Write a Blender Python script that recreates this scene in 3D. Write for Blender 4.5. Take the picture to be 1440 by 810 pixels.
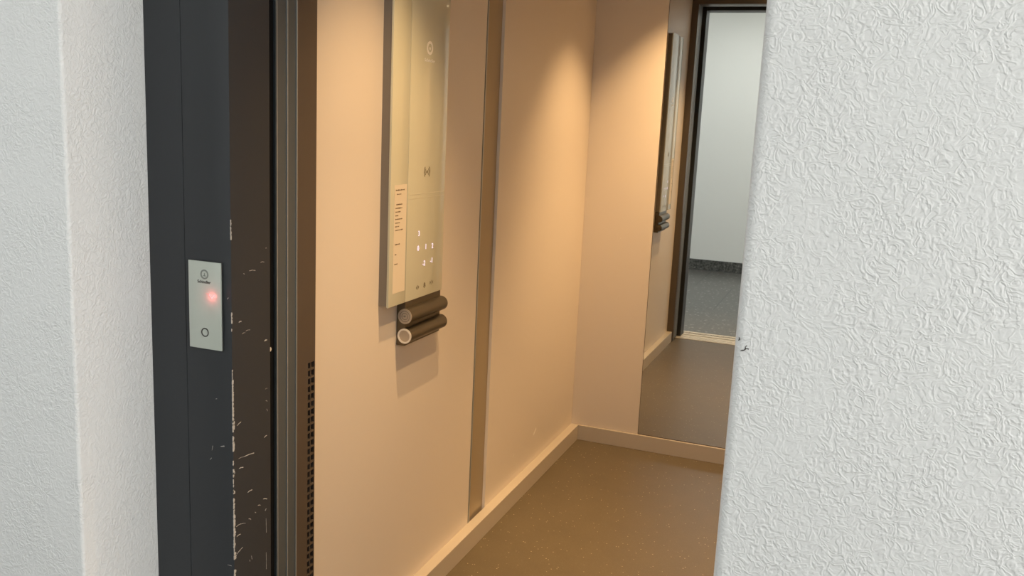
import bpy, bmesh, math, random
from mathutils import Vector, Matrix
from math import radians as R
rnd = random.Random(7)
sc = bpy.context.scene
C = sc.collection
for o in list(bpy.data.objects): bpy.data.objects.remove(o)

# ------------------------------------------------------------ camera
YAW, PITCH, ROLL, F = 0.36321198, 0.18103944, 0.0463729, 1256.384
cd = bpy.data.cameras.new('camera'); cam = bpy.data.objects.new('camera', cd); C.objects.link(cam)
cd.sensor_fit = 'HORIZONTAL'; cd.sensor_width = 36.0; cd.lens = 36.0*F/1440.0
cd.clip_start = 0.02; cd.clip_end = 100
fw = Vector((-math.sin(YAW)*math.cos(PITCH), math.cos(YAW)*math.cos(PITCH), -math.sin(PITCH)))
r0 = Vector((math.cos(YAW), math.sin(YAW), 0)); u0 = r0.cross(fw)
rt = r0*math.cos(ROLL) + u0*math.sin(ROLL); up = -r0*math.sin(ROLL) + u0*math.cos(ROLL)
m = Matrix((( rt.x, up.x, -fw.x, 0), (rt.y, up.y, -fw.y, 0), (rt.z, up.z, -fw.z, 1.35), (0, 0, 0, 1)))
cam.matrix_world = m
sc.camera = cam

# ------------------------------------------------------------ world, light, exposure
sc.view_settings.view_transform = 'Standard'; sc.view_settings.look = 'None'
sc.view_settings.gamma = 1.0; sc.view_settings.use_curve_mapping = False
sc.view_settings.exposure = 0.0
w = bpy.data.worlds.new('world'); sc.world = w; w.use_nodes = True
w.node_tree.nodes['Background'].inputs[0].default_value = (0.75, 0.85, 1.0, 1)
w.node_tree.nodes['Background'].inputs[1].default_value = 0.6

def area(name, loc, direction, sx, sy, power, col):
    l = bpy.data.lights.new(name, 'AREA'); l.shape = 'RECTANGLE'; l.size = sx; l.size_y = sy
    l.energy = power; l.color = col
    o = bpy.data.objects.new(name, l); C.objects.link(o); o.location = loc
    o.rotation_euler = Vector(direction).to_track_quat('-Z', 'Y').to_euler()
    return o
DAY = (0.97, 0.985, 1.0)
area('window_daylight', (-3.1, -0.55, 1.45), (1, 0, 0), 1.3, 1.6, 15, (0.93, 0.97, 1.0))  # added unseen light from the left, rakes the plaster bumps
area('end_window_daylight', (2.5, 0.35, 1.35), (-1, 0, 0), 1.3, 1.7, 70, (1.0, 0.975, 0.945))  # added unseen light from the right, brightens the left wall reveal
area('hall_lamp_light', (-0.9, -0.75, 2.52), (0, 0, -1), 1.15, 0.28, 10, DAY)  # added unseen ceiling lights for the hall
area('hall_lamp_light', (1.3, -0.75, 2.52), (0, 0, -1), 1.15, 0.28, 4, DAY)
SPOTS = [(-0.66, 1.80), (-0.66, 3.33), (-0.36, 1.80), (-0.36, 3.33)]
WARM = (1.0, 0.64, 0.305)
for sx, sy in SPOTS:
    l = bpy.data.lights.new('downlight_beam', 'SPOT'); l.energy = 76; l.color = WARM
    l.spot_size = R(80); l.spot_blend = 0.75; l.shadow_soft_size = 0.014
    o = bpy.data.objects.new('downlight_beam', l); C.objects.link(o); o.location = (sx, sy, 2.178)

# ------------------------------------------------------------ materials
def mat(name, col, rough=0.5, metal=0.0, spec=0.5, coat=0.0):
    m = bpy.data.materials.new(name); m.use_nodes = True
    b = m.node_tree.nodes['Principled BSDF']
    b.inputs['Base Color'].default_value = (*col, 1); b.inputs['Roughness'].default_value = rough
    b.inputs['Metallic'].default_value = metal; b.inputs['Specular IOR Level'].default_value = spec
    b.inputs['Coat Weight'].default_value = coat; b.inputs['Coat Roughness'].default_value = 0.05
    return m, m.node_tree, b
def N(nt, t, **kw):
    n = nt.nodes.new(t)
    for k, v in kw.items():
        if k in n.inputs: n.inputs[k].default_value = v
        else: setattr(n, k, v)
    return n
def maprange(nt, src, a, b, c=0.0, d=1.0, smooth=True):
    n = nt.nodes.new('ShaderNodeMapRange'); n.interpolation_type = 'SMOOTHSTEP' if smooth else 'LINEAR'
    nt.links.new(src, n.inputs[0])
    for i, v in enumerate((a, b, c, d)): n.inputs[1+i].default_value = v
    return n.outputs[0]
def math2(nt, op, a, b=None):
    n = nt.nodes.new('ShaderNodeMath'); n.operation = op
    for i, v in enumerate((a, b)):
        if v is None: continue
        if isinstance(v, (int, float)): n.inputs[i].default_value = v
        else: nt.links.new(v, n.inputs[i])
    return n.outputs[0]
def position(nt):
    return nt.nodes.new('ShaderNodeNewGeometry').outputs['Position']
def noise(nt, vec, scale, detail=2.0, dist=0.0, rough=0.5):
    n = N(nt, 'ShaderNodeTexNoise', Scale=scale, Detail=detail, Distortion=dist, Roughness=rough)
    nt.links.new(vec, n.inputs['Vector']); return n.outputs['Fac']
def bump(nt, b, h, strength, dist):
    n = N(nt, 'ShaderNodeBump', Strength=strength, Distance=dist)
    nt.links.new(h, n.inputs['Height']); nt.links.new(n.outputs[0], b.inputs['Normal'])
def mixcol(nt, fac, a, bcol):
    n = nt.nodes.new('ShaderNodeMix'); n.data_type = 'RGBA'
    if isinstance(fac, float): n.inputs[0].default_value = fac
    else: nt.links.new(fac, n.inputs[0])
    for i, v in ((6, a), (7, bcol)):
        if isinstance(v, tuple): n.inputs[i].default_value = (*v, 1)
        else: nt.links.new(v, n.inputs[i])
    return n.outputs[2]

def plaster(name, k, col):
    """white roller-textured plaster: ropey wrinkles with calmer patches"""
    mt, nt, b = mat(name, col, 0.62, spec=0.35)
    p = position(nt)
    n1 = noise(nt, p, 60, 1.5, 1.6, 0.5); n2 = noise(nt, p, 88, 1.0, 1.2, 0.5)
    n3 = noise(nt, p, 11, 1.0); n4 = noise(nt, p, 260, 1.0)
    r1 = maprange(nt, math2(nt, 'ABSOLUTE', math2(nt, 'SUBTRACT', n1, 0.5)), 0.0, 0.13, 1.0, 0.0)
    r2 = maprange(nt, n2, 0.40, 0.62)
    patch = maprange(nt, n3, 0.34, 0.60, 0.55, 1.0)
    h = math2(nt, 'ADD', r1, math2(nt, 'MULTIPLY', r2, 0.8))
    h = math2(nt, 'MULTIPLY', h, patch)
    h = math2(nt, 'ADD', h, math2(nt, 'MULTIPLY', n4, 0.3))
    bump(nt, b, h, k, 0.0012)
    return mt
PLASTER = plaster('white_textured_plaster', 0.5, (0.70, 0.71, 0.705))
SMOOTH, nt, b = mat('smooth_white_paint', (0.74, 0.75, 0.72), 0.6)
bump(nt, b, noise(nt, position(nt), 120, 3.0), 0.15, 0.001)

FRAME, nt, b = mat('anthracite_powder_coat', (0.023, 0.026, 0.030), 0.45, spec=0.45)
bump(nt, b, noise(nt, position(nt), 700, 2.0), 0.06, 0.0005)
CHIP, nt, b = mat('chipped_paint_primer', (0.42, 0.40, 0.37), 0.7)
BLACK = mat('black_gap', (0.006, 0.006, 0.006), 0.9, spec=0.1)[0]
RUBBER = mat('dark_rubber', (0.02, 0.02, 0.02), 0.7)[0]

def brushed(name, col, rough, metal=1.0, scale=(900, 900, 6)):
    mt, nt, b = mat(name, col, rough, metal)
    mp = N(nt, 'ShaderNodeMapping'); mp.inputs['Scale'].default_value = scale
    nt.links.new(position(nt), mp.inputs['Vector'])
    n = noise(nt, mp.outputs[0], 1.0, 2.0)
    bump(nt, b, n, 0.08, 0.0004)
    return mt
STEEL = brushed('brushed_stainless_steel', (0.13, 0.155, 0.175), 0.42, 0.7)
EDGE = brushed('bright_steel_edge', (0.46, 0.47, 0.46), 0.35, 0.7)
BRONZE = brushed('brown_bronze_sheet', (0.145, 0.12, 0.10), 0.42, 0.7)
STRIP = brushed('warm_satin_strip', (0.40, 0.32, 0.21), 0.45, 0.25)
SILL = brushed('aluminium_sill', (0.74, 0.68, 0.56), 0.4, 0.3, (6, 900, 900))
SKIRT, nt, b = mat('satin_grey_skirting', (0.56, 0.50, 0.42), 0.4, 0.2)

LAMIN, nt, b = mat('beige_satin_laminate', (0.71, 0.635, 0.555), 0.42, spec=0.45)
bump(nt, b, noise(nt, position(nt), 35, 2.0), 0.02, 0.001)

FLOOR, nt, b = mat('brown_speckled_rubber', (0.17, 0.13, 0.085), 0.42)
p = position(nt)
v = N(nt, 'ShaderNodeTexVoronoi', Scale=70.0); nt.links.new(p, v.inputs['Vector'])
spk = maprange(nt, v.outputs['Distance'], 0.07, 0.17, 1.0, 0.0)
sel = maprange(nt, math2(nt, 'FRACT', math2(nt, 'MULTIPLY', v.outputs['Color'], 7.3)), 0.55, 0.6, 0.0, 1.0)
v2 = N(nt, 'ShaderNodeTexVoronoi', Scale=260.0); nt.links.new(p, v2.inputs['Vector'])
fine = maprange(nt, v2.outputs['Distance'], 0.1, 0.35, 0.25, 0.0)
base = mixcol(nt, noise(nt, p, 9, 3.0), (0.098, 0.075, 0.042), (0.125, 0.096, 0.055))
c1 = mixcol(nt, fine, base, (0.28, 0.23, 0.16))
c2 = mixcol(nt, math2(nt, 'MULTIPLY', math2(nt, 'MULTIPLY', spk, sel), 0.75), c1, (0.62, 0.54, 0.38))
nt.links.new(c2, b.inputs['Base Color'])

def terrazzo(name, dark, light, chip, tiles):
    mt, nt, b = mat(name, dark, 0.3)
    p = position(nt)
    base = mixcol(nt, maprange(nt, noise(nt, p, 60, 3.0), 0.35, 0.65), dark, light)
    v = N(nt, 'ShaderNodeTexVoronoi', Scale=30.0); nt.links.new(p, v.inputs['Vector'])
    s = maprange(nt, v.outputs['Distance'], 0.16, 0.34, 0.8, 0.0)
    pick = maprange(nt, math2(nt, 'FRACT', math2(nt, 'MULTIPLY', v.outputs['Color'], 5.7)), 0.5, 0.55)
    c = mixcol(nt, math2(nt, 'MULTIPLY', s, pick), base, chip)
    if tiles:
        mp = N(nt, 'ShaderNodeMapping'); mp.inputs['Location'].default_value = (1.28, 0.79, 0)
        nt.links.new(p, mp.inputs['Vector'])
        br = N(nt, 'ShaderNodeTexBrick', Scale=1.0); br.offset = 0.5
        br.inputs['Mortar Size'].default_value = 0.005; br.inputs['Brick Width'].default_value = 0.65
        br.inputs['Row Height'].default_value = 1.1; br.inputs['Mortar Smooth'].default_value = 0.1
        nt.links.new(mp.outputs[0], br.inputs['Vector'])
        c = mixcol(nt, br.outputs['Fac'], c, (0.05, 0.05, 0.05))
    nt.links.new(c, b.inputs['Base Color']); return mt
TILE = terrazzo('grey_terrazzo_tiles', (0.075, 0.073, 0.066), (0.125, 0.12, 0.11), (0.42, 0.41, 0.38), True)
STONE = terrazzo('dark_terrazzo_skirting', (0.035, 0.036, 0.034), (0.12, 0.12, 0.11), (0.22, 0.22, 0.2), False)

MIRROR = mat('mirror_silvering', (0.74, 0.75, 0.72), 0.012, 1.0)[0]
GLASS = mat('back_painted_pale_glass', (0.64, 0.63, 0.49), 0.25, 0.0, 0.6, 0.6)[0]
LOPG = mat('pale_green_grey_glass', (0.46, 0.50, 0.45), 0.2, 0.0, 0.5, 0.4)[0]
HOUS = mat('dark_brown_housing', (0.22, 0.20, 0.18), 0.4, 0.3)[0]
TUBE = brushed('dark_bronze_tube', (0.15, 0.125, 0.088), 0.34, 0.8, (900, 4, 900))
CAP = mat('grey_satin_cap', (0.50, 0.45, 0.39), 0.35, 0.7)[0]
CHROME = mat('polished_chrome', (0.88, 0.87, 0.84), 0.3, 0.6)[0]
PAPER = mat('notice_paper', (0.72, 0.64, 0.52), 0.6)[0]
INK = mat('dark_ink', (0.05, 0.045, 0.04), 0.6)[0]
GREYINK = mat('grey_print', (0.20, 0.17, 0.11), 0.6)[0]
DIMINK = mat('dim_grey_print', (0.22, 0.24, 0.22), 0.6)[0]
WHITEINK = mat('white_print', (0.92, 0.90, 0.84), 0.5)[0]
def glow(name, col, s):
    mt, nt, b = mat(name, col, 0.5)
    b.inputs['Emission Color'].default_value = (*col, 1); b.inputs['Emission Strength'].default_value = s
    return mt
VIOLET = glow('violet_white_digit_light', (0.78, 0.72, 1.0), 0.75)
RED = glow('red_indicator_light', (1.0, 0.25, 0.25), 1.4)
LAMPW = glow('hall_lamp_diffuser', (1.0, 0.98, 0.95), 6)
LAMPC = glow('downlight_lens', (1.0, 0.72, 0.42), 12)
PANE, nt, b = mat('window_glass', (0.9, 0.95, 1.0), 0.02); b.inputs['Transmission Weight'].default_value = 1.0
ALU = mat('white_lamp_body', (0.8, 0.8, 0.8), 0.4)[0]

# ------------------------------------------------------------ mesh helpers
def box(bm, x0, x1, y0, y1, z0, z1, bev=0.0):
    r = bmesh.ops.create_cube(bm, size=1.0)
    for v in r['verts']:
        v.co = Vector(((x0+x1)/2 + v.co.x*(x1-x0), (y0+y1)/2 + v.co.y*(y1-y0), (z0+z1)/2 + v.co.z*(z1-z0)))
    if bev > 0:
        es = {e for v in r['verts'] for e in v.link_edges}
        bmesh.ops.bevel(bm, geom=list(es), offset=bev, segments=2, affect='EDGES', profile=0.6)
def cyl(bm, p0, p1, r, seg=40, r2=None):
    p0 = Vector(p0); p1 = Vector(p1); d = p1-p0
    M = Matrix.Translation((p0+p1)/2) @ d.to_track_quat('Z', 'Y').to_matrix().to_4x4()
    bmesh.ops.create_cone(bm, cap_ends=True, segments=seg, radius1=r, radius2=r if r2 is None else r2, depth=d.length, matrix=M)
def lathe(bm, p0, axis, prof, seg=40):
    """profile [(radius, distance along axis)] spun about the axis"""
    axis = Vector(axis).normalized(); q = axis.to_track_quat('Z', 'Y').to_matrix()
    rows = []
    for r, t in prof:
        rows.append([bm.verts.new(Vector(p0) + q @ Vector((r*math.cos(a), r*math.sin(a), t)))
                     for a in [2*math.pi*i/seg for i in range(seg)]])
    for A, B in zip(rows, rows[1:]):
        for i in range(seg):
            bm.faces.new((A[i], A[(i+1) % seg], B[(i+1) % seg], B[i]))
    return rows
def ring(bm, p0, axis, ri, ro, h, seg=48):
    rows = lathe(bm, p0, axis, [(ri, 0), (ri, h), (ro, h), (ro, 0)], seg)
    A, B = rows[-1], rows[0]
    for i in range(seg): bm.faces.new((A[i], A[(i+1) % seg], B[(i+1) % seg], B[i]))
def obj(name, bm, material, parent=None, smooth=False):
    bmesh.ops.recalc_face_normals(bm, faces=bm.faces)
    me = bpy.data.meshes.new(name); bm.to_mesh(me); bm.free()
    me.materials.append(material)
    if smooth:
        me.shade_smooth()
        try: me.set_sharp_from_angle(angle=R(35))
        except Exception: pass
    o = bpy.data.objects.new(name, me); C.objects.link(o)
    if parent is not None: attach(o, parent)
    return o
def attach(o, parent):
    o.parent = parent
    o.matrix_parent_inverse = Matrix.Identity(4) if parent.parent is not None else Matrix.Translation(parent.location).inverted()
def boxes(name, material, lst, parent=None, bev=0.0):
    bm = bmesh.new()
    for t in lst: box(bm, *t, bev=bev)
    return obj(name, bm, material, parent)
def struct(o, label=None):
    o['kind'] = 'structure'
    if label: o['label'] = label
    return o
def tag(o, label, cat, group=None):
    o['label'] = label; o['category'] = cat
    if group: o['group'] = group
    return o
def thing(name, loc, label, cat, group=None):
    o = bpy.data.objects.new(name, None); C.objects.link(o); o.location = loc; o.empty_display_size = 0.05
    return tag(o, label, cat, group)
def text(name, body, origin, face, height, material, parent, width=None, depth=0.0004, bold=0.0):
    """face '-y': reads along +x; face '+x': reads along +y. origin = centre of the word"""
    cu = bpy.data.curves.new(name, 'FONT'); cu.body = body; cu.size = 1.0; cu.offset = bold
    cu.align_x = 'CENTER'; cu.align_y = 'CENTER'; cu.extrude = 0.02
    t = bpy.data.objects.new(name, cu); C.objects.link(t)
    dg = bpy.context.evaluated_depsgraph_get()
    me = bpy.data.meshes.new_from_object(t.evaluated_get(dg)); bpy.data.objects.remove(t)
    xs = [v.co.x for v in me.vertices]; ys = [v.co.y for v in me.vertices]
    cx, cy = (min(xs)+max(xs))/2, (min(ys)+max(ys))/2
    k = height/(max(ys)-min(ys)); kx = k if width is None else width/(max(xs)-min(xs))
    for v in me.vertices:
        a, b_, c_ = (v.co.x-cx)*kx, (v.co.y-cy)*k, (v.co.z/0.02)*depth/2
        if face == '-y': v.co = Vector(origin) + Vector((a, -c_, b_))
        else: v.co = Vector(origin) + Vector((c_, a, b_))
    me.materials.clear(); me.materials.append(material); me.name = name
    o = bpy.data.objects.new(name, me); C.objects.link(o); attach(o, parent); return o

# ------------------------------------------------------------ dimensions (metres)
YW = 1.09          # hall face of the elevator wall
YF = 1.267         # landing frame face
YJ = 1.379         # back of landing frame
XO0, XO1 = -1.010, -0.115   # clear opening
XL, XR, YB = -1.070, 0.030, 3.630   # cabin
ZD, ZC, ZH = 2.11, 2.20, 2.60

# ------------------------------------------------------------ hall
def rounded_wall(name, x0, x1, y0, y1, z0, z1, corner_x, r, label):
    """wall slab whose hall-side vertical corner at corner_x is rounded"""
    s = 1 if corner_x == x0 else -1
    pts = []
    for i in range(9):
        a = math.pi/2*i/8
        pts.append((corner_x + s*(r - r*math.cos(a)), y0 + r - r*math.sin(a)))
    other = x1 if s == 1 else x0
    poly = [(corner_x, y1)] + pts + [(other, y0), (other, y1)]
    bm = bmesh.new()
    lo = [bm.verts.new((x, y, z0)) for x, y in poly]; hi = [bm.verts.new((x, y, z1)) for x, y in poly]
    n = len(poly)
    for i in range(n): bm.faces.new((lo[i], lo[(i+1) % n], hi[(i+1) % n], hi[i]))
    bm.faces.new(lo); bm.faces.new(hi[::-1])
    return struct(obj(name, bm, PLASTER, None, True), label)
WL = rounded_wall('wall_left', -3.2, -1.190, YW, YF, 0, ZH, -1.190, 0.006, 'white textured plaster wall left of the elevator')
WR = rounded_wall('wall_right', -0.1215, 2.6, YW, YF-0.001, 0, ZH, -0.1215, 0.012, 'white textured plaster wall right of the elevator')
struct(boxes('wall_above', PLASTER, [(-1.19, -0.1215, YW, YF, 2.28, ZH)]), 'white plaster above the elevator opening')
struct(boxes('wall_opposite', SMOOTH, [(-3.2, 2.6, -1.84, -1.72, 0, ZH)]), 'plain white hall wall facing the elevator')
struct(boxes('wall_hall_end', SMOOTH, [(2.6, 2.72, -1.84, YF, 0, 0.45), (2.6, 2.72, -1.84, YF, 2.25, ZH), (2.6, 2.72, -1.84, -0.35, 0.45, 2.25), (2.6, 2.72, 1.05, YF, 0.45, 2.25)]))
win2 = struct(boxes('window_2', ALU, [(2.62, 2.70, -0.35, -0.29, 0.45, 2.25), (2.62, 2.70, 0.99, 1.05, 0.45, 2.25), (2.62, 2.70, -0.29, 0.99, 0.45, 0.51), (2.62, 2.70, -0.29, 0.99, 2.19, 2.25)]))  # unseen window added around the light for the left reveal
boxes('pane', PANE, [(2.655, 2.665, -0.29, 0.99, 0.51, 2.19)], win2)
struct(boxes('wall_window_side', SMOOTH, [(-3.32, -3.2, -1.84, YF, 0, 0.6), (-3.32, -3.2, -1.84, YF, 2.3, ZH),
                                        (-3.32, -3.2, -1.84, -1.25, 0.6, 2.3), (-3.32, -3.2, 0.15, YF, 0.6, 2.3)]))
struct(boxes('ceiling_hall', SMOOTH, [(-3.32, 2.72, -1.84, YF, ZH, ZH+0.1)]))
struct(boxes('floor_hall', TILE, [(-3.32, 2.72, -1.84, 1.19, -0.1, 0.0)]), 'grey speckled terrazzo tile floor of the hall')
struct(boxes('baseboard_opposite', STONE, [(-3.2, 2.6, -1.72, -1.705, 0, 0.105)]), 'dark speckled stone skirting')
struct(boxes('baseboard_left', STONE, [(-3.2, -1.19, YW-0.012, YW, 0, 0.105)]))
struct(boxes('baseboard_right', STONE, [(-0.1215, 2.6, YW-0.012, YW, 0, 0.105)]))
win = struct(boxes('window_1', ALU, [(-3.30, -3.22, -1.25, -1.19, 0.6, 2.3), (-3.30, -3.22, 0.09, 0.15, 0.6, 2.3),
                                    (-3.30, -3.22, -1.19, 0.09, 0.6, 0.66), (-3.30, -3.22, -1.19, 0.09, 2.24, 2.3)]))  # unseen window added around the raking light from the left
boxes('pane', PANE, [(-3.265, -3.255, -1.19, 0.09, 0.66, 2.24)], win)
for i, x in enumerate((-0.9, 1.3)):
    t = thing('ceiling_lamp', (x, -0.75, ZH), ['long white ceiling lamp nearer the elevator opening', 'long white ceiling lamp at the right end of the hall'][i], 'lamp', 'hall ceiling lamps')  # unseen lamps added to light the hall plaster
    bm = bmesh.new(); box(bm, x-0.62, x+0.62, -0.92, -0.58, ZH-0.05, ZH, 0.006); obj('lamp_body', bm, ALU, t)
    bm = bmesh.new(); box(bm, x-0.59, x+0.59, -0.90, -0.60, ZH-0.06, ZH-0.0495); obj('diffuser', bm, LAMPW, t)

# dark scuffs on the edge of the right wall
bm = bmesh.new()
def mark(bm, pts, wd, dep=0.0004, axis='y', plane=YW):
    for (a0, z0), (a1, z1) in zip(pts, pts[1:]):
        d = Vector((a1-a0, z1-z0)); L = max(d.length, 1e-6); n = Vector((-d.y, d.x))/L*wd/2
        q = [(a0+n.x*.5, z0+n.y*.5), (a0-n.x*.5, z0-n.y*.5), (a1-n.x, z1-n.y), (a1+n.x, z1+n.y)]
        if axis == 'y':
            f = [bm.verts.new((x, plane-dep, z)) for x, z in q]; g = [bm.verts.new((x, plane+0.0002, z)) for x, z in q]
        else:
            f = [bm.verts.new((plane+dep, y, z)) for y, z in q]; g = [bm.verts.new((plane-0.0002, y, z)) for y, z in q]
        bm.faces.new(f); bm.faces.new(g)
        for i in range(4): bm.faces.new((f[i], f[(i+1) % 4], g[(i+1) % 4], g[i]))
mark(bm, [(-0.1130, 1.0920), (-0.1095, 1.0925), (-0.1065, 1.0955), (-0.1035, 1.0950)], 0.0016)
mark(bm, [(-0.1085, 1.0925), (-0.1075, 1.0975), (-0.1060, 1.0990)], 0.0012)
mark(bm, [(-0.1165, 1.1040), (-0.1155, 1.1060), (-0.1160, 1.1080)], 0.0018)
sm = obj('scuff_marks', bm, INK, WR); sm['label'] = 'dark scratches on the wall edge'

# ------------------------------------------------------------ landing frame (door_1)
D1 = struct(boxes('door_1', FRAME, [(XO0-0.100, XO0, YF, YJ, 0, 2.28)], bev=0.0012), 'anthracite metal landing door frame')
boxes('frame_post', FRAME, [(-1.190, -1.1107, YF, YJ, 0, 2.28)], D1, 0.0008)
boxes('shadow_joint', BLACK, [(-1.1107, XO0-0.100, YF+0.003, YJ, 0, 2.28)], D1)
boxes('frame_header', FRAME, [(XO0, XO1, YF, YJ, ZD, 2.28)], D1, 0.0012)
boxes('frame_post', FRAME, [(XO1, 0.06, YF, YJ, 0, 2.28)], D1, 0.0012)
# chipped paint along the corner and scratches on both faces
bm = bmesh.new()
def chip_run(za, zb, wmin, wmax, dens=1.0):
    z = za
    while z > zb:
        h = rnd.uniform(0.003, 0.011)
        if rnd.random() < dens:
            w1 = rnd.uniform(wmin, wmax)*0.5; w2 = rnd.uniform(wmin, wmax)
            # wraps the corner: a sliver on the face (-y) and one on the reveal (+x)
            xa = XO0; ya = YF
            for pts in ([(xa-w1*rnd.uniform(.3, 1), ya-0.0003, z), (xa-w1, ya-0.0003, z-h*.5), (xa-w1*rnd.uniform(.2, 1), ya-0.0003, z-h), (xa+0.0003, ya-0.0003, z-h), (xa+0.0003, ya-0.0003, z)],
                        [(xa+0.0003, ya-0.0003, z), (xa+0.0003, ya-0.0003, z-h), (xa+0.0003, ya+w2*2*rnd.uniform(.3, 1), z-h), (xa+0.0003, ya+w2*2, z-h*.4), (xa+0.0003, ya+w2*2*rnd.uniform(.2, 1), z)]):
                bm.faces.new([bm.verts.new(p) for p in pts])
        z -= h*rnd.uniform(0.8, 1.15)
chip_run(1.165, 1.135, 0.0010, 0.0018)
chip_run(1.00, 0.965, 0.0008, 0.0016, .8)
chip_run(0.895, 0.877, 0.0004, 0.0012, .5)
chip_run(0.876, 0.80, 0.0014, 0.0022)
chip_run(0.80, 0.70, 0.0008, 0.0030, .75)
chip_run(0.70, 0.665, 0.0006, 0.0020, .4)
chip_run(0.665, 0.588, 0.0012, 0.0026, .97)
chip_run(0.585, 0.44, 0.0010, 0.0036, .85)
chip_run(0.44, 0.10, 0.0008, 0.0030, .7)
J = [((1.2823, 0.7219), (1.2984, 0.7204), 0.0006),
((1.2984, 0.7204), (1.3275, 0.7177), 0.0018),
((1.2792, 0.7865), (1.2897, 0.7900), 0.0016),
((1.3586, 0.7381), (1.3674, 0.7401), 0.0020),
((1.3668, 0.7934), (1.3694, 0.7884), 0.0014),
((1.3627, 0.8336), (1.3697, 0.8334), 0.0008),
((1.3643, 0.8103), (1.3687, 0.8080), 0.0014),
((1.2840, 0.7022), (1.2957, 0.7005), 0.0022),
((1.3078, 0.6459), (1.3209, 0.6465), 0.0020),
((1.3546, 0.6146), (1.3666, 0.6102), 0.0026),
((1.3384, 0.6077), (1.3462, 0.6052), 0.0018),
((1.3289, 0.5972), (1.3323, 0.5953), 0.0016),
((1.3101, 0.5918), (1.3168, 0.5884), 0.0018),
((1.3647, 0.5908), (1.3611, 0.5879), 0.0018),
((1.2738, 0.5913), (1.2877, 0.5916), 0.0012),
((1.2885, 0.5907), (1.3008, 0.5869), 0.0007),
((1.2751, 0.5711), (1.2858, 0.5715), 0.0016),
((1.2746, 0.5361), (1.2920, 0.5424), 0.0014),
((1.2762, 0.5367), (1.2845, 0.5392), 0.0020),
((1.3636, 0.5707), (1.3643, 0.5410), 0.0010),
((1.3636, 0.4997), (1.3638, 0.4638), 0.0008),
((1.3177, 0.5134), (1.3193, 0.5054), 0.0012),
((1.3117, 0.5075), (1.3133, 0.5038), 0.0012),
((1.3174, 1.0680), (1.3351, 1.0663), 0.0014),
((1.3507, 1.0792), (1.3611, 1.0786), 0.0016),
((1.2870, 0.9782), (1.2939, 0.9788), 0.0030),
((1.2960, 0.9550), (1.3045, 0.9559), 0.0008),
((1.3055, 0.9583), (1.3186, 0.9583), 0.0009),
((1.3611, 0.9281), (1.3686, 0.9286), 0.0036),
((1.3655, 1.1037), (1.3687, 1.1036), 0.0012),
((1.3009, 1.0648), (1.3039, 1.0635), 0.0010),
]
for (a, z0), (b2, z1), wd in J:
    mark(bm, [(a, z0), ((a+b2)/2, (z0+z1)/2+.001), (b2, z1)], wd*0.8, 0.0003, 'x', XO0)
Fm = [((-1.037, .746), (-1.029, .748), .0022), ((-1.062, .716), (-1.058, .720), .0010), ((-1.057, .735), (-1.055, .744), .0008),
      ((-1.047, .835), (-1.044, .836), .0012), ((-1.019, 1.023), (-1.016, 1.026), .0012), ((-1.025, .515), (-1.016, .515), .0010)]
for (a, z0), (b2, z1), wd in Fm:
    mark(bm, [(a, z0), (b2, z1)], wd, 0.0003, 'y', YF)
ch = obj('chipped_paint', bm, CHIP, D1); ch['label'] = 'pale chips and scratches along the frame corner'

# gap between landing and cabin: solid black blocks stand in for its shade
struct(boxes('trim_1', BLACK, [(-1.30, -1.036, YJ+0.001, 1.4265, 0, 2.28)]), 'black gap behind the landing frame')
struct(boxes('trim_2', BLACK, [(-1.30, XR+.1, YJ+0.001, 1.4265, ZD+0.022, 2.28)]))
bm = bmesh.new(); cyl(bm, (-1.0370, 1.4100, 0.8980), (-1.0330, 1.4100, 0.8980), 0.0045, 20)
bolt = obj('gap_bolt', bm, CHROME, None, True); tag(bolt, 'tiny bright bolt head in the black gap of the doorway', 'bolt')

# ------------------------------------------------------------ cabin doors, parked left (door_2)
D2 = struct(boxes('door_2', STEEL, [(-1.90, -1.031, 1.4285, 1.4610, 0.012, ZD+0.02)], bev=0.0022), 'folded-away grey metal cabin door, leading edge showing')
boxes('door_panel', STEEL, [(-1.90, -1.031, 1.4630, 1.4940, 0.012, ZD+0.02)], D2, 0.0022)
bm = bmesh.new()
for y in (1.4285, 1.4620, 1.4930): box(bm, -1.033, -1.0290, y-0.001, y+0.0014, 0.012, ZD+0.02, 0.0005)
e = obj('edge_lip', bm, EDGE, D2); e['label'] = 'thin bright vertical lips'  # light caught by the door edges is put into a lighter steel

# cabin front post with ventilation slots
bm = bmesh.new()
y0, ys, ye = 1.4955, 1.5285, 1.5610
box(bm, -1.110, -1.030, y0, ys, 0, ZC)
box(bm, -1.110, -1.030, ys, ye, 0.845, ZC)
box(bm, -1.110, -1.039, ys, ye, 0, 0.845)
ym = (ys+ye)/2
for a, b2 in ((ys, ys+0.006), (ym-0.0012, ym+0.0014), (ye-0.0030, ye)): box(bm, -1.039, -1.030, a, b2, 0, 0.845)
z = 0.845
while z > 0.08:
    box(bm, -1.039, -1.0302, ys+0.006, ye-0.003, z-0.0042, z); z -= 0.0172
post = struct(obj('trim_3', bm, BRONZE), 'brown metal cabin post with slot vents')
bm = bmesh.new(); box(bm, -1.0392, -1.0385, ys+0.006, ye-0.003, 0.06, 0.845)
obj('vent_back', bm, BLACK, post)
struct(boxes('trim_4', BRONZE, [(XO1, -0.03, y0, ye, 0, ZC)]), 'right cabin front post')
struct(boxes('trim_5', BRONZE, [(-1.030, XO1, y0, ye, ZD+0.014, ZC)]), 'brown metal header over the cabin entrance')
boxes('lip', EDGE, [(-1.030, XO1, y0-0.062, y0-0.002, ZD+0.016, ZD+0.022)], bpy.data.objects['trim_5'])

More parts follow.
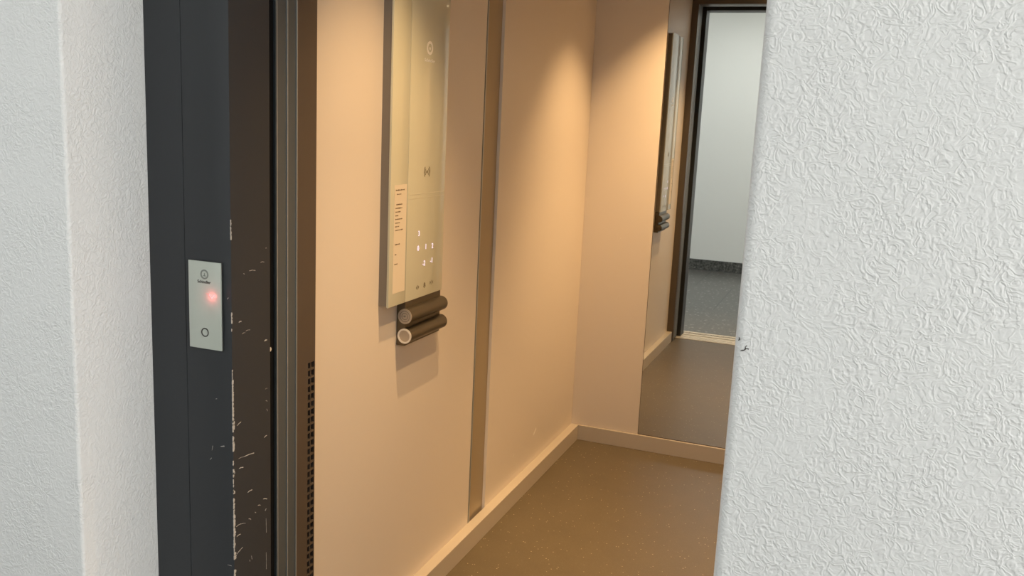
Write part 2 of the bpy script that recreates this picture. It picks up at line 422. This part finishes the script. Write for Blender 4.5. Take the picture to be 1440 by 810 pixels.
# sills
s1 = struct(boxes('trim_6', SILL, [(-1.06, XR, 1.19, 1.2900, -0.02, 0.001), (-1.06, XR, 1.3150, 1.43, -0.02, 0.002)]), 'pale metal door sills')
bm = bmesh.new(); box(bm, -1.06, XR, 1.29, 1.315, -0.06, -0.012)
for y in (1.225, 1.25, 1.345, 1.375, 1.405): box(bm, -1.06, XR, y, y+0.005, -0.005, 0.0022)
obj('sill_groove', bm, BLACK, s1)

# ------------------------------------------------------------ cabin shell
struct(boxes('floor_cabin', FLOOR, [(XL, XR, 1.43, YB+0.05, -0.05, 0.0)]), 'brown speckled rubber cabin floor')
struct(boxes('ceiling_cabin', LAMIN, [(XL-0.05, XR+0.05, 1.47, YB+0.05, ZC, ZC+0.05)]))
WCL = struct(boxes('wall_cabin_left', LAMIN, [(XL-0.03, XL, ye, 2.508, 0.03, ZC)], bev=0.0008), 'beige cabin wall panel carrying the control panel')
boxes('wall_panel', LAMIN, [(XL-0.03, XL, 2.650, YB+0.002, 0.03, ZC)], WCL, 0.0008)
boxes('recessed_strip', STRIP, [(XL-0.03, XL-0.010, 2.512, 2.650, 0.03, ZC)], WCL)
boxes('joint', BLACK, [(XL-0.03, XL-0.006, 2.508, 2.512, 0.03, ZC)], WCL)
boxes('joint_trim', EDGE, [(XL-0.012, XL+0.0015, 2.5112, 2.5180, 0.05, ZC)], WCL)
bm = bmesh.new(); mark(bm, [(3.122, .172), (3.137, .180), (3.150, .192)], .007, .0004, 'x', XL)
mark(bm, [(2.905, .158), (2.915, .163)], .003, .0004, 'x', XL)
obj('scuff', bm, mat('pale_scuff', (0.85, 0.8, 0.72), 0.4)[0], WCL)  # pale stroke paints the bright glint on a small dent
WCB = struct(boxes('wall_cabin_back', LAMIN, [(XL, -0.7725, YB, YB+0.01, 0.0665, ZC), (-0.2675, XR, YB, YB+0.01, 0.0665, ZC)], bev=0.0008), 'beige back wall panel beside the mirror')
boxes('backing', LAMIN, [(XL, XR, YB+0.01, YB+0.05, 0.0, ZC)], WCB)
bm = bmesh.new(); mark(bm, [(-0.907, .9025), (-0.902, .9035)], .002, .0004, 'y', YB)
obj('scuff', bm, bpy.data.materials['pale_scuff'], WCB)
struct(boxes('wall_cabin_right', LAMIN, [(XR, XR+0.03, ye, YB+0.05, 0.0, ZC)]))
struct(boxes('wall_cabin_front', BRONZE, [(-0.03, XR+.03, y0, ye, 0, ZC)]))
struct(boxes('baseboard_cabin_left', SKIRT, [(XL, -1.036, ye, YB, 0.0, 0.066)], bev=0.001), 'projecting metal skirting along the cabin wall')
struct(boxes('baseboard_cabin_back', SKIRT, [(-1.036, XR-0.03, 3.6207, YB+0.012, 0.0, 0.066)], bev=0.001), 'metal skirting below the mirror')
struct(boxes('baseboard_cabin_right', SKIRT, [(XR-0.03, XR, ye, YB, 0.0, 0.066)], bev=0.001))

# mirror
mr = thing('wall_mirror', (-0.52, YB, 0.068), 'tall frameless mirror on the back wall of the elevator cabin', 'mirror')
bm = bmesh.new(); box(bm, -0.7705, -0.2695, YB, YB+0.006, 0.069, ZC-0.005); obj('mirror_glass', bm, MIRROR, mr)
bm = bmesh.new()
box(bm, -0.7720, -0.7707, YB, YB+0.008, 0.0675, ZC-0.005); box(bm, -0.2693, -0.268, YB, YB+0.008, 0.0675, ZC-0.005)
box(bm, -0.772, -0.268, YB, YB+0.008, 0.0665, 0.0688)
obj('mirror_edge', bm, mat('dark_mirror_edge', (0.09, 0.06, 0.04), 0.5)[0], mr)

# downlights
DL = ['recessed downlight near the doorway over the control panel', 'recessed downlight in the back left ceiling corner',
      'recessed downlight near the doorway, away from the control panel', 'recessed downlight in front of the mirror centre']
first = None
for i, (x, y) in enumerate(SPOTS):
    if first is None:
        first = thing('downlight', (x, y, ZC), DL[0], 'lamp', 'cabin ceiling downlights')
        bm = bmesh.new(); ring(bm, (x, y, ZC-0.004), (0, 0, 1), 0.031, 0.042, 0.004); rg = obj('bezel', bm, EDGE, first, True)
        bm = bmesh.new(); cyl(bm, (x, y, ZC-0.0025), (x, y, ZC-0.0005), 0.031); ln = obj('lens', bm, LAMPC, first)
        parts = [rg, ln]
    else:
        t = first.copy(); C.objects.link(t); t.location = (x, y, ZC); t['label'] = DL[i]
        for p_ in parts:
            c_ = p_.copy(); C.objects.link(c_); c_.parent = t; c_.matrix_parent_inverse = Matrix.Translation(first.location).inverted()

# ------------------------------------------------------------ call panel on the landing frame
cp = thing('call_panel', (-1.063, YF, 0.929), 'slim pale glass call panel on the dark door frame with red arrow and round button', 'call panel')
bm = bmesh.new(); box(bm, -1.0985, -1.0275, YF-0.0025, YF, 0.9265, 1.0875, 0.0006); obj('backing_plate', bm, RUBBER, cp)
bm = bmesh.new(); box(bm, -1.098, -1.028, YF-0.0060, YF-0.0025, 0.928, 1.087, 0.0008); obj('glass_plate', bm, LOPG, cp, True)
yf = YF-0.0062
bm = bmesh.new(); ring(bm, (-1.0630, yf, 0.9585), (0, -1, 0), 0.0062, 0.0082, 0.0006)
bt = obj('call_button', bm, INK, cp, True); bt['label'] = 'round black ring button'
bm = bmesh.new(); ring(bm, (-1.0625, yf, 1.0640), (0, -1, 0), 0.0060, 0.0088, 0.0003)
box(bm, -1.0655, -1.0595, yf-0.0003, yf, 1.0605, 1.0622); box(bm, -1.0632, -1.0618, yf-0.0003, yf, 1.061, 1.0665)
obj('logo', bm, DIMINK, cp)
text('logo_text', 'Schindler', (-1.0635, yf, 1.0505), '-y', 0.0055, INK, cp, 0.029, bold=0.012)
bm = bmesh.new()
for s in (-1, 1):
    a = Vector((-1.0465, yf, 1.0215)); bq = Vector((-1.0465+s*0.0058, yf, 1.0275)); n = Vector((0, 0, 0.0026))
    f = [bm.verts.new(q) for q in (a, bq, bq+n, a+n)]; g = [bm.verts.new(q-Vector((0, 0.0006, 0))) for q in (a, bq, bq+n, a+n)]
    bm.faces.new(f); bm.faces.new(g)
    for i in range(4): bm.faces.new((f[i], f[(i+1) % 4], g[(i+1) % 4], g[i]))
ar = obj('arrow_indicator', bm, RED, cp); ar['label'] = 'glowing red down arrow'
bm = bmesh.new(); mark(bm, [(-1.0600, 1.0300), (-1.0555, 1.0292)], 0.0012, 0.0003, 'y', yf); obj('faint_segment', bm, mat('pale_red_mark', (.7, .42, .38), .5)[0], cp)
l = bpy.data.lights.new('arrow_glow', 'POINT'); l.energy = 0.012; l.color = (1, 0.12, 0.12); l.shadow_soft_size = 0.004
o = bpy.data.objects.new('arrow_glow', l); C.objects.link(o); o.location = (-1.0465, YF-0.0150, 1.0255)

# ------------------------------------------------------------ control panel in the cabin
XP = -1.042
pn = thing('control_panel', (XL, 2.04, 0.893), 'tall pale glass control panel on the cabin wall with glowing floor digits', 'control panel')
YA, YS, YE, Z0, Z1 = 1.895, 1.983, 2.196, 0.893, 1.888
bm = bmesh.new(); box(bm, XL, XP-0.006, YA+0.001, YE-0.001, Z0+0.003, Z1-0.003); obj('housing', bm, HOUS, pn)
bm = bmesh.new(); box(bm, XP-0.006, XP, YA, YS-0.0008, Z0, Z1, 0.0012); obj('side_glass', bm, GLASS, pn, True)
bm = bmesh.new(); box(bm, XP-0.006, XP, YS+0.0008, YE, Z0, Z1, 0.0012); gp = obj('glass_front', bm, GLASS, pn, True)
bm = bmesh.new(); box(bm, XP, XP+0.0003, YS+0.002, YE-0.002, 1.1640, 1.1655); box(bm, XP, XP+0.0003, YS+0.002, YE-0.002, 1.1540, 1.1548)
obj('etched_line', bm, mat('etched_line', (0.58, 0.56, 0.44), 0.4)[0], pn)
xt = XP+0.0004
bm = bmesh.new(); ring(bm, (XP, 2.083, 1.529), (1, 0, 0), 0.0105, 0.0170, 0.0004); cyl(bm, (XP, 2.083, 1.5275), (XP+0.0004, 2.083, 1.5275), 0.004)
obj('logo', bm, WHITEINK, pn)
text('logo_text', 'Schindler', (xt, 2.084, 1.4985), '+x', 0.0085, WHITEINK, pn, 0.058, bold=0.01)
# contactless symbol
bm = bmesh.new(); cyl(bm, (XP, 2.086, 1.2195), (XP+0.0004, 2.086, 1.2195), 0.0045, 20)
for s in (-1, 1):
    for rr in (0.0105, 0.0165):
        n = 8
        for i in range(n):
            a0 = R(-48+96*i/n); a1 = R(-48+96*(i+1)/n)
            mark(bm, [(2.086+s*rr*math.cos(a0), 1.2195+rr*math.sin(a0)), (2.086+s*rr*math.cos(a1), 1.2195+rr*math.sin(a1))], 0.0034, 0.0004, 'x', XP)
obj('contactless_symbol', bm, GREYINK, pn)
for s, y, z in (('3', 2.049, 1.063), ('0', 2.047, 1.0245), ('1', 2.091, 1.0245), ('2', 2.130, 1.0225), ('-2', 2.082, .9815), ('-1', 2.125, .9835)):
    d = text('floor_digit', s, (xt, y, z), '+x', 0.0135, VIOLET, pn, None, bold=0.0)
    d['label'] = 'glowing floor number '+s
# door-open, alarm bell, door-close signs
def tri(bm, y, z, s, k=0.0055):
    f = [bm.verts.new((XP+0.0004, y, z+k)), bm.verts.new((XP+0.0004, y, z-k)), bm.verts.new((XP+0.0004, y+s*k*1.2, z))]
    bm.faces.new(f)
def sign(kind, y, z):
    bm = bmesh.new()
    if kind != 'bell':
        s = 1 if kind == 'open' else -1
        box(bm, XP, XP+0.0004, y-0.0008, y+0.0008, z-0.0062, z+0.0062)
        if s == 1: tri(bm, y+0.003, z, 1); tri(bm, y-0.003, z, -1)
        else: tri(bm, y+0.0095, z, -1); tri(bm, y-0.0095, z, 1)
    else:
        pr = [(-.008, -.005), (-.0055, -.002), (-.005, .003), (-.0025, .0065), (.0025, .0065), (.005, .003), (.0055, -.002), (.008, -.005)]
        bm.faces.new([bm.verts.new((XP+0.0004, y+a, z+b_)) for a, b_ in pr]); box(bm, XP, XP+0.0004, y-0.002, y+0.002, z-.0085, z-.006)
    obj({'open': 'door_open_sign', 'close': 'door_close_sign', 'bell': 'alarm_bell_sign'}[kind], bm, GREYINK, pn)
sign('open', 2.049, 0.9215); sign('bell', 2.089, 0.9225); sign('close', 2.130, 0.9235)

# paper notice on the side glass
bm = bmesh.new(); box(bm, XP+0.0001, XP+0.0005, 1.914, 1.977, 0.925, 1.193)
nt_ = obj('paper_notice', bm, PAPER); tag(nt_, 'narrow printed paper notice stuck on the left strip of the control panel', 'notice')
lines = [(1.180, .045, .0), (1.170, .022, .006), (1.145, .030, .004), (1.136, .034, .0), (1.127, .026, .0), (1.118, .015, .0), (1.109, .036, .0),
         (1.100, .024, .0), (1.091, .020, .0), (1.082, .040, .0), (1.047, .026, .0), (1.022, .010, .0), (.998, .016, .0)]
PRINT = mat('faded_print', (0.20, 0.15, 0.09), 0.7)[0]
for z, L, off in lines:
    # one continuous ragged line of blurred print
    bm = bmesh.new(); y = 1.920+off; e_ = y+L; prev = None
    while True:
        h = rnd.uniform(.0007, .0021); t1 = bm.verts.new((XP+0.0007, y, z-h*rnd.uniform(.7, 1))); t2 = bm.verts.new((XP+0.0007, y, z+h))
        if prev: bm.faces.new((prev[0], t1, t2, prev[1]))
        prev = (t1, t2)
        if y >= e_: break
        y = min(e_, y+rnd.uniform(.0015, .003))
    obj('text_line', bm, PRINT, nt_)

# ------------------------------------------------------------ twin tube unit under the control panel
tu = thing('twin_tube_fixture', (XL, 2.09, 0.775), 'two dark metal tubes stacked on a bracket under the control panel', 'metal fixture')
bm = bmesh.new(); box(bm, XL, -1.046, 1.992, 2.197, 0.776, 0.8928, 0.0012); obj('bracket', bm, TUBE, tu)
for k, z in enumerate((0.8555, 0.8040)):
    rr = 0.0195; xc = -1.0435; a, b2 = 1.988, 2.204
    bm = bmesh.new(); cyl(bm, (xc, a, z), (xc, b2-0.004, z), rr, 48)
    lathe(bm, (xc, b2-0.004, z), (0, 1, 0), [(rr, 0), (rr-0.001, 0.0025), (rr-0.004, 0.004), (0.0005, 0.004)], 48)
    t_ = obj('tube', bm, TUBE, tu, True)
    bm = bmesh.new()
    if k == 0:
        lathe(bm, (xc, a, z), (0, -1, 0), [(rr-0.001, 0), (rr-0.001, 0.002), (0.0145, 0.0025), (0.0142, 0.0010), (0.0130, 0.0010), (0.0127, 0.0025),
                                     (0.0092, 0.0025), (0.0089, 0.0010), (0.0078, 0.0010), (0.0075, 0.0025), (0.0035, 0.0025), (0.0032, 0.0005), (0.0002, 0.0005)], 48)
        c_ = obj('end_cap', bm, CAP, t_, True); c_['label'] = 'grey end cap with concentric rings'
        bm = bmesh.new()
        for q_ in (0.0128, 0.0076, 0.0001): ring(bm, (xc, a-0.0010, z), (0, -1, 0), q_, q_+0.0017, 0.0012, 40)
        obj('cap_groove', bm, HOUS, t_)
        bm = bmesh.new(); ring(bm, (xc, a, z), (0, -1, 0), 0.0178, rr, 0.0026, 48); obj('cap_ring', bm, CAP, t_, True)
    else:
        cyl(bm, (xc, a, z), (xc, a-0.0015, z), 0.0165, 48); c_ = obj('end_cap', bm, CAP, t_, True)
        bm = bmesh.new(); ring(bm, (xc, a, z), (0, -1, 0), 0.0152, rr, 0.003, 48); c_ = obj('cap_ring', bm, CHROME, t_, True)
        c_['label'] = 'bright chrome ring round the lower end cap'
